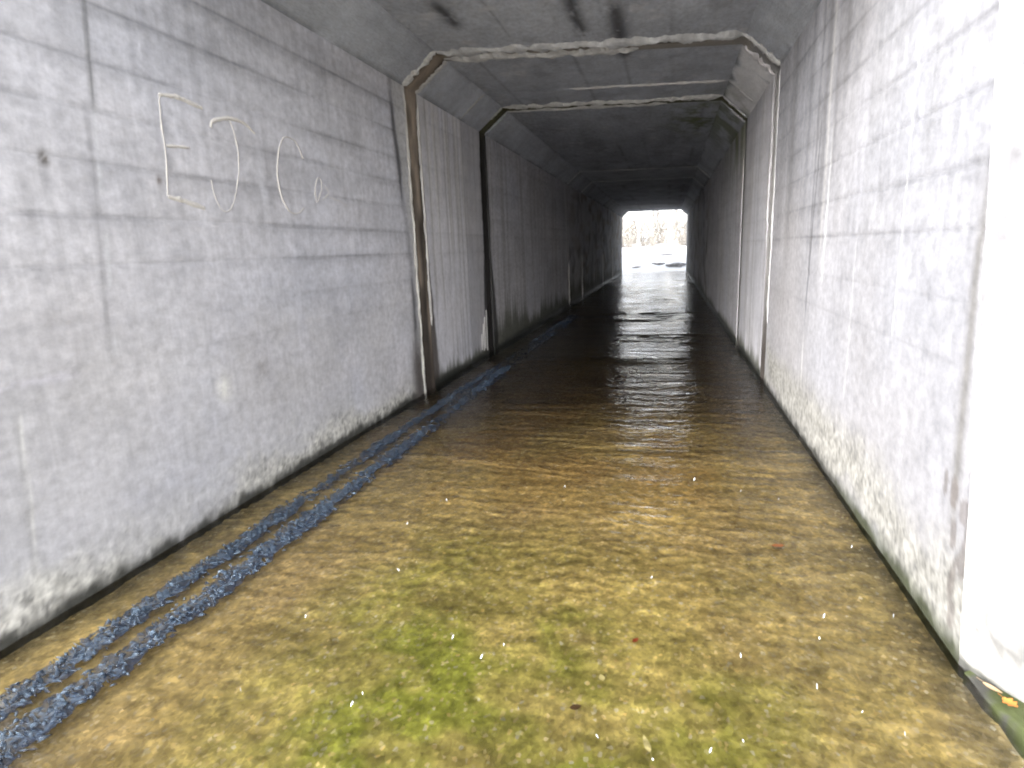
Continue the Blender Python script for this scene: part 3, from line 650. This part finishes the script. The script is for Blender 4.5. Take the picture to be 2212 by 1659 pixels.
# ------------------------------------------------------------------ broken water: two ribbons along the left wall
def riffle(name, label, xfun, wfun, y0, y1, seed, amp):
    y = np.concatenate([np.arange(y0, 3.2, .0045), np.arange(3.2, 6.5, .009), np.arange(6.5, y1, .02)]); nx = 46
    n = len(y); u = np.linspace(-1, 1, nx)[None]; yy = y[:, None]+0*u
    w = wfun(y)*(.9+.3*fbm(y*4, y*0, seed, 3)); x0 = xfun(y)+.014*(fbm(y*2.2, y*0, seed+1, 3)-.5)
    x = x0[:, None]+u*w[:, None]*1.5
    wx, wy = x+.03*(fbm(x*20, yy*20, seed+7, 2)-.5), yy+.03*(fbm(x*20, yy*20, seed+8, 2)-.5)
    ridge = 1-np.abs(fbm(wx*30, wy*26, seed+3, 3)-.5)*3.2; ridge = np.clip(ridge, 0, 1)**1.6
    small = 1-np.abs(fbm(wx*75, wy*70, seed+5, 2)-.5)*2.6; small = np.clip(small, 0, 1)**1.5
    pres = .40+.9*fbm(y*1.6, y*0, seed+4, 3)[:, None]
    env = np.clip(1.12-np.abs(u)**1.6, 0, 1)*pres
    rag = env+2.3*(fbm(yy*20, x*34, seed+9, 5)-.5)-.45*sm(3.4, 9, yy)-.10*bell(yy, 3.0, .45)
    z = .001+amp*np.clip(env, 0, 1)*(.9*ridge*(.4+1.0*fbm(yy*12, x*12, seed+6, 2))+.45*small)
    keep = rag > .32
    hgt = np.clip(z/amp/1.0, 0, 1.3)
    c = lerp(np.zeros(z.shape+(3,))+np.array([.006, .009, .017]), [.013, .023, .045], sm(.12, .5, hgt)); c = lerp(c, [.07, .11, .17], .9*sm(.80, 1.15, hgt+.5*(small-.5)))  # blue sky reflection painted into the colour, brightest on the crests
    F = np.array(grid_faces(n, nx)); kf = keep.reshape(-1); F = F[kf[F].sum(1) >= 3]
    V = np.stack([x, yy, z], -1).reshape(-1, 3).tolist(); cv = out(c).reshape(-1, 4).tolist(); F = F.tolist()
    R_ = random.Random(seed)
    for k in range(4200):                                    # small splashes and standing crests thrown up along the ribbon
        i = int(n*R_.random()**.9); j = min(nx-1, max(0, int(nx*(.5+.30*R_.gauss(0, 1)))))
        if (not keep[i, j] and R_.random() > .30) or R_.random() > (pres[i, 0]-.25): continue
        px, py, pz = V[i*nx+j]; q = R_.random()
        L, wd, ht = R_.uniform(.006, .022), R_.uniform(.003, .007), R_.uniform(.004, .011)*(1.9 if q > .93 else 1)
        an = R_.gauss(0, .7); dx, dy = math.cos(an)*L, math.sin(an)*L; ex, ey = -math.sin(an)*wd, math.cos(an)*wd
        b = len(V); lx, ly = R_.gauss(0, .003), R_.gauss(-.001, .003)
        V += [[px-dx, py-dy, pz-.001], [px+ex, py+ey, pz-.001], [px+dx, py+dy, pz-.001], [px-ex, py-ey, pz-.001], [px+lx-dx*.3, py+ly-dy*.3, pz+ht*.8], [px+lx+dx*.3, py+ly+dy*.3, pz+ht]]
        t_ = R_.random()**1.3; col = [.018+.12*t_, .031+.165*t_, .056+.21*t_, 0]; dk = [.007, .011, .021, 0]
        cv += [dk, dk, dk, dk, col, col]
        F += [[b, b+3, b+4], [b+3, b+5, b+4], [b+3, b+2, b+5], [b+2, b+1, b+5], [b+1, b+4, b+5], [b+1, b, b+4]]
    o = mesh_obj(name, V, F, M_RIFF, None, cv)
    return tag(o, label, 'broken water', 'ribbons of broken water along the left wall', 'stuff')
mrg = lambda y: sm(3.6, 8, y)
riffle('broken_water', 'blue choppy ribbon of broken water closest to the left wall', lambda y: .305+.06*mrg(y)+.010*np.maximum(y-8, 0), lambda y: .041+.012*mrg(y), .7, 12, 701, .0045)
riffle('broken_water', 'blue choppy ribbon of broken water farther from the left wall', lambda y: .487-.01*mrg(y)+.014*np.maximum(y-8, 0), lambda y: .048+.008*mrg(y), .6, 12, 711, .0050)

# ------------------------------------------------------------------ chalk letters on the left wall
E1 = [(2.475, 2.062), (2.463, 1.927), (2.461, 1.791), (2.433, 1.616)]
E2 = [(2.473, 2.060), (2.56, 2.072), (2.584, 2.074), (2.656, 2.068), (2.744, 2.056)]
E3 = [(2.471, 1.841), (2.537, 1.847), (2.618, 1.852)]
E4 = [(2.435, 1.614), (2.523, 1.602), (2.664, 1.572)]
J1 = [(2.788, 1.972), (2.800, 2.001), (2.840, 2.020), (2.91, 2.040), (2.985, 2.048), (3.063, 2.040), (3.138, 2.003)]
J2 = [(2.926, 2.057), (2.957, 1.985), (2.973, 1.898), (2.965, 1.82), (2.948, 1.755), (2.913, 1.671), (2.873, 1.602), (2.827, 1.566), (2.780, 1.577), (2.745, 1.638), (2.737, 1.715)]
C1 = [(3.592, 1.928), (3.534, 2.013), (3.457, 2.035), (3.400, 2.018), (3.350, 1.955), (3.317, 1.87), (3.301, 1.791), (3.317, 1.681), (3.371, 1.605), (3.429, 1.585), (3.490, 1.595), (3.543, 1.626)]
a1 = [(3.698, 1.668), (3.690, 1.733), (3.715, 1.795), (3.748, 1.828), (3.775, 1.815), (3.775, 1.765), (3.745, 1.715), (3.705, 1.668)]
a2 = [(3.805, 1.785), (3.86, 1.740), (3.774, 1.690)]
a3 = [(3.86, 1.715), (3.95, 1.70), (4.018, 1.693), (4.096, 1.668)]
cw = tag(empty('chalk_writing', (0, 3.2, 1.8)), 'white chalk letters scrawled across the near left wall', 'chalk writing')
def stroke(pts, w, seed):
    p = np.array(pts); q = []
    for i in range(len(p)-1):                                 # Catmull-Rom
        a, b, c, d = p[max(i-1, 0)], p[i], p[i+1], p[min(i+2, len(p)-1)]
        for s in np.linspace(0, 1, 14, endpoint=False):
            q.append(.5*((2*b)+(c-a)*s+(2*a-5*b+4*c-d)*s*s+(3*b-a-3*c+d)*s**3))
    q.append(p[-1]); q = np.array(q); d = np.gradient(q, axis=0); d /= np.linalg.norm(d, axis=1)[:, None]+1e-9
    nr = np.stack([-d[:, 1], d[:, 0]], -1); n = len(q); t = np.arange(n)
    ww_ = w*(.55+.9*fbm(t*.35, t*0, seed, 3))*(.5+.5*np.sin(np.linspace(.3, 2.9, n)))
    q = q+nr*(.004*(fbm(t*.5, t*0, seed+1, 2)-.5))[:, None]
    V = np.zeros((n, 4, 3))
    for j, (o_, h_) in enumerate(((-1, -.004), (-.6, .0041), (.6, .0041), (1, -.004))):
        V[:, j, 0] = h_; V[:, j, 1:] = q+nr*(ww_*o_)[:, None]
    return V.reshape(-1, 3), grid_faces(n, 4)
def letter(strokes, seed):
    vs, fs, off_ = [], [], 0
    for i, (p, w) in enumerate(strokes):
        v, f = stroke(p, w, seed+i); vs.append(v); fs += [[k+off_ for k in q] for q in f]; off_ += len(v)
    return mesh_obj('letter', np.concatenate(vs), fs, M_CHALK, cw)
letter([(E1, .0036), (E2, .0155), (E3, .010), (E4, .0165)], 801)
letter([(J1, .0125), (J2, .0030)], 811)
letter([(C1, .0028)], 821)
letter([(a1, .0025), (a2, .0025), (a3, .002)], 831)

# ------------------------------------------------------------------ fallen leaves
def leaf(name, label, loc, size, rot, mat, asp=.55, curl=.25, lobes=0):
    n = 13; V = []; F = []
    for i in range(n):
        s = i/(n-1); w = asp*.5*math.sin(math.pi*s**.85)**.8*(1+(.35*math.cos(lobes*math.pi*2*s) if lobes else 0))
        zc = curl*(s-.5)**2
        for q in (-1, -.5, 0, .5, 1): V.append(((s-.5)*size, q*w*size, (zc+.16*abs(q)*w*1.2)*size+.0015))
    F = grid_faces(n, 5); nb = len(V)
    V += [(x, y, z-.0012) for x, y, z in V]
    F += [[nb+k for k in f][::-1] for f in F[:]]
    root = empty(name, loc); root.rotation_euler = (0, 0, rot)
    b = mesh_obj('blade', V, F, mat); b.parent = root
    k = 8; sv = []
    for i in range(k):
        s = i/(k-1)
        for a in range(5): sv.append((-.5*size-s*.35*size, .012*size*math.cos(a*1.2566)+.06*size*s*s, .012*size*math.sin(a*1.2566)+.0035+.25*curl*size))
    sf = [[i*5+a, i*5+(a+1) % 5, (i+1)*5+(a+1) % 5, (i+1)*5+a] for i in range(k-1) for a in range(5)]
    st = mesh_obj('stem', sv, sf, mat); st.parent = root
    return tag(root, label, 'leaf', 'fallen leaves')
MO = leafmat('orange_leaf', (.36, .115, .02), (.54, .195, .04)); MR = leafmat('red_leaf', (.34, .07, .03), (.48, .12, .05))
MT = leafmat('tan_leaf', (.30, .20, .11), (.42, .30, .18)); MY = leafmat('pale_leaf', (.50, .45, .22), (.62, .56, .30)); MB = leafmat('brown_leaf', (.06, .035, .02), (.12, .07, .035))
leaf('fallen_leaf', 'bright orange leaf under the shallow water near the right wall', (2.745, 2.64, -.012), .055, .3, MO)
leaf('fallen_leaf', 'small red leaf on the green algae in the middle of the stream', (2.167, 1.856, -.012), .030, 1.0, MR)
leaf('fallen_leaf', 'pale yellow leaf lying in the foreground green algae', (2.074, 1.648, -.012), .028, 2.0, MY, .7)
leaf('fallen_leaf', 'dark brown leaf sunk in the foreground algae', (2.012, 1.508, -.012), .036, .5, MB)
leaf('fallen_leaf', 'long pale straw-coloured leaf at the bottom edge of the stream', (2.219, 1.41, -.010), .06, 1.9, MY, .3)
leaf('fallen_leaf', 'narrow tan leaf on the mossy ledge nearest the culvert corner', (3.176, 1.780, .024), .052, -.9, MT, .32)
leaf('fallen_leaf', 'orange lobed leaf on the mossy ledge toward the right edge', (3.192, 1.722, .026), .040, -1.0, MO, .8, .3, 3)

# ------------------------------------------------------------------ falling snow
rng = random.Random(5)
def flake_mesh():
    V = []; F = []
    for k in range(3):
        a = k*math.pi/3
        for s in (1, -1):
            b = len(V); dx, dz = math.cos(a)*s, math.sin(a)*s
            V.extend([(0, -.12, 0), (0, .12, 0), (dx*.5-dz*.22, .05, dz*.5+dx*.22), (dx*.5+dz*.22, -.05, dz*.5-dx*.22), (dx, 0, dz)])
            F.extend([[b, b+2, b+4], [b+1, b+4, b+2], [b, b+4, b+3], [b+1, b+3, b+4], [b, b+1, b+2], [b, b+3, b+1]])
    return V, F
fv, ff = flake_mesh()
flake0 = mesh_obj('snowflake', fv, ff, M_FLAKE, None, smooth=False)
tag(flake0, 'tiny white snowflake falling in front of the shallow stream', 'snowflake', 'falling snowflakes')
FL = [(1690, 2960, .5), (783, 1497, .9), (1040, 1418, 1.1), (978, 1376, 1.3), (1088, 1392, 1.3), (1770, 1378, 1.0), (1765, 1484, .8), (1600, 1415, 1.2), (1408, 1247, 1.4), (965, 1080, 1.8), (1863, 1537, .9),
      (1955, 1586, .9), (1682, 1078, 2.0), (1600, 1060, 2.2), (1500, 1035, 2.4), (760, 1520, 1.0), (520, 1490, 1.2), (1605, 1600, .9), (1480, 1480, 1.3), (1535, 1620, .9), (1120, 1530, 1.4), (860, 1230, 1.8),
      (1220, 1050, 2.4), (1840, 1180, 1.6), (1290, 1590, .8), (1410, 1640, .7), (1930, 1330, 1.2), (660, 1330, 1.6), (880, 1130, 2.2), (1780, 1330, 1.4)]
first = True
for (u, v, d) in FL:
    if v > 1700: continue
    dr = rx*((u-1106)/FPX) - ux*((v-829.5)/FPX) + fw
    p = Vector((CAMX, 0, CAMH))+dr*d
    if p.z < .03: continue
    o = flake0 if first else flake0.copy()
    if not first: COL.objects.link(o)
    first = False
    s = rng.uniform(.0012, .0024)*(.75+.35*d)
    o.location = p; o.scale = (s*.6, s*.6, s*2.6); o.rotation_euler = (rng.uniform(-.4, .4), rng.uniform(-.4, .4), rng.uniform(0, 6.28))

# ------------------------------------------------------------------ beyond the exit: rocks, brush and bare trees
def rock(label, x, y, s, mat, sq=.6, seed=0):
    V = []; F = []; nu, nv = 18, 11
    for i in range(nu):
        for j in range(nv):
            a, b = 2*math.pi*i/nu, math.pi*j/(nv-1)
            V.append([math.cos(a)*math.sin(b), math.sin(a)*math.sin(b), math.cos(b)])
    V = np.array(V); d = .7+.7*fbm(V[:, 0]*1.3+seed, V[:, 1]*1.3+V[:, 2]*1.7, seed, 3); V = V*d[:, None]*s*np.array([1.3, 1, sq])
    F = [[i*nv+j, ((i+1) % nu)*nv+j, ((i+1) % nu)*nv+j+1, i*nv+j+1] for i in range(nu) for j in range(nv-1)]
    o = mesh_obj('rock', V, F, mat); o.location = (x, y, bank_z(x, y)+s*sq*.25)
    return tag(o, label, 'rock', 'rocks on the snowy bank')
rock('largest grey rock at the foot of the snowy bank beyond the exit', 2.65, 35.6, .42, M_ROCK, .5, 3)
rock('low dark rock left of the largest one beyond the exit', 1.75, 36.2, .30, M_ROCK, .5, 5)
rock('small dark rock highest on the snowy bank beyond the exit', 2.2, 38.0, .30, M_ROCK, .5, 9)
rock('small rock at the left foot of the snowy bank beyond the exit', .55, 35.4, .22, M_ROCK, .5, 12)

def tube(path, radii, k=6):
    V, F = [], []
    for i, (p, r) in enumerate(zip(path, radii)):
        d = (path[min(i+1, len(path)-1)]-path[max(i-1, 0)]).normalized()
        a = d.orthogonal().normalized(); b = d.cross(a)
        V += [tuple(p+(a*math.cos(q*2*math.pi/k)+b*math.sin(q*2*math.pi/k))*r) for q in range(k)]
    F = [[i*k+q, i*k+(q+1) % k, (i+1)*k+(q+1) % k, (i+1)*k+q] for i in range(len(path)-1) for q in range(k)]
    return V, F
def add(buf, vf):
    o = len(buf[0]); buf[0].extend(vf[0]); buf[1].extend([[i+o for i in f] for f in vf[1]])
def tree(label, x, y, h, r, mat, seed, lean=0.0):
    R_ = random.Random(seed); z0 = bank_z(x, y)-.15; root = empty('bare_tree', (x, y, z0))
    tp = [Vector((lean*h*(i/8)**1.3+R_.uniform(-.05, .05)*(i > 0), R_.uniform(-.05, .05)*(i > 0), h*i/8)) for i in range(9)]
    tv = tube(tp, [r*(1-.8*i/8) for i in range(9)], 8)
    a = mesh_obj('trunk', *tv, mat); a.parent = root
    buf = ([], [])
    for k in range(int(9+h)):
        f = R_.uniform(.22, .98); b = tp[0].lerp(tp[8], f); b = tp[int(f*8)].lerp(tp[min(8, int(f*8)+1)], f*8-int(f*8))
        an = R_.uniform(0, 6.28); L = R_.uniform(.15, .34)*h*(1.1-f*.7)
        dv = Vector((math.cos(an), math.sin(an), R_.uniform(.3, 1.1))).normalized()
        pts = [b, b+dv*L*.5, b+dv*L+Vector((0, 0, L*.15))]
        add(buf, tube(pts, [r*.28*(1.1-f), r*.16, r*.05], 4))
        for q in range(4):
            s = pts[1].lerp(pts[2], R_.random()); d2 = (dv+Vector((R_.uniform(-.8, .8), R_.uniform(-.8, .8), R_.uniform(-.2, .7)))).normalized()
            add(buf, tube([s, s+d2*L*.22, s+d2*L*.42], [r*.10, r*.06, r*.02], 3))
    c = mesh_obj('crown', buf[0], buf[1], mat); c.parent = root
    return tag(root, label, 'tree', 'bare trees on the snowy bank')
TR = [('tallest pale straight tree right of centre in the exit opening', 2.35, 45.0, 10.0, .17, M_PALE, 1, 0.0), ('thin pale tree left of centre in the exit opening', .2, 46.0, 9.0, .11, M_PALE, 2, .02),
      ('thin dark tree at the right edge of the exit opening', 4.35, 44.0, 8.0, .10, M_BARK, 3, -.02), ('dark leaning tree at the left edge of the exit opening', -1.2, 47.0, 9.0, .12, M_BARK, 4, .10),
      ('slender grey tree in the middle of the exit opening, behind the brush', 1.3, 52.0, 11.0, .13, M_BARK, 5, 0.03), ('slender pale tree just right of the tallest tree', 3.5, 50.0, 10.0, .10, M_PALE, 6, -.03),
      ('dark forked-looking tree between the two pale trunks', 1.25, 48.5, 9.0, .10, M_BARK, 7, -.06), ('far thin tree behind the left brush', -.6, 56.0, 11.0, .13, M_BARK, 8, 0), ('far thin tree behind the right brush', 4.0, 57.0, 12.0, .13, M_BARK, 9, .02),
      ('pale tree leaning left at the upper left of the exit opening', -.3, 50.5, 10.0, .10, M_PALE, 10, -.05), ('dark tree half hidden behind the tallest pale tree', 2.85, 54.0, 12.0, .14, M_BARK, 11, 0)]
for a in TR: tree(*a)
def shrub(label, x, y, s, n, seed):
    R_ = random.Random(seed); buf = ([], []); z0 = bank_z(x, y)-.05
    for k in range(n):
        an = R_.uniform(0, 6.28); d = Vector((math.cos(an)*R_.uniform(.1, 1), math.sin(an)*R_.uniform(.1, 1), R_.uniform(.5, 1.5))).normalized()
        L = s*R_.uniform(.5, 1.2); b = Vector((R_.uniform(-.3, .3)*s, R_.uniform(-.3, .3)*s, 0)); m = b+d*L*.6; e = b+d*L+Vector((R_.uniform(-.2, .2), R_.uniform(-.2, .2), -.1))*s*.6
        add(buf, tube([b, m, e], [.014*s, .010*s, .004*s], 3))
        for q in range(3):
            t0 = m.lerp(e, R_.random()); lf = R_.uniform(.03, .07)*s; ax = Vector((R_.uniform(-1, 1), R_.uniform(-1, 1), R_.uniform(-1, 1))).normalized(); o_ = ax.orthogonal().normalized()
            i0 = len(buf[0]); buf[0].extend([tuple(t0-ax*lf), tuple(t0+o_*lf*.5), tuple(t0+ax*lf), tuple(t0-o_*lf*.5)]); buf[1].append([i0, i0+1, i0+2, i0+3])
    o = mesh_obj('shrub', buf[0], buf[1], M_TWIG, smooth=False); o.location = (x, y, z0)
    return tag(o, label, 'shrub', 'leafless brush on the snowy bank')
SH = [('brown brush left of the pale trunk at the exit', .9, 43.6, 1.5), ('wide tangled brush at the left side of the exit opening', -.6, 43.0, 1.6), ('grey-brown brush between the trees right of centre', 3.2, 43.2, 1.3), ('low brush at the right side of the exit opening', 4.3, 42.6, 1.2),
      ('tall brush farther back in the middle of the bank', 1.9, 47.5, 2.4), ('tall brush farther back at the left of the bank', -.2, 48.5, 2.6), ('tall brush farther back at the right of the bank', 3.7, 48.0, 2.4), ('sparse low twigs on the open snow in front of the brush', 1.5, 41.2, .7)]
for i, (l_, x, y, s) in enumerate(SH): shrub(l_, x, y, s, 70 if s > 1 else 25, 900+i)
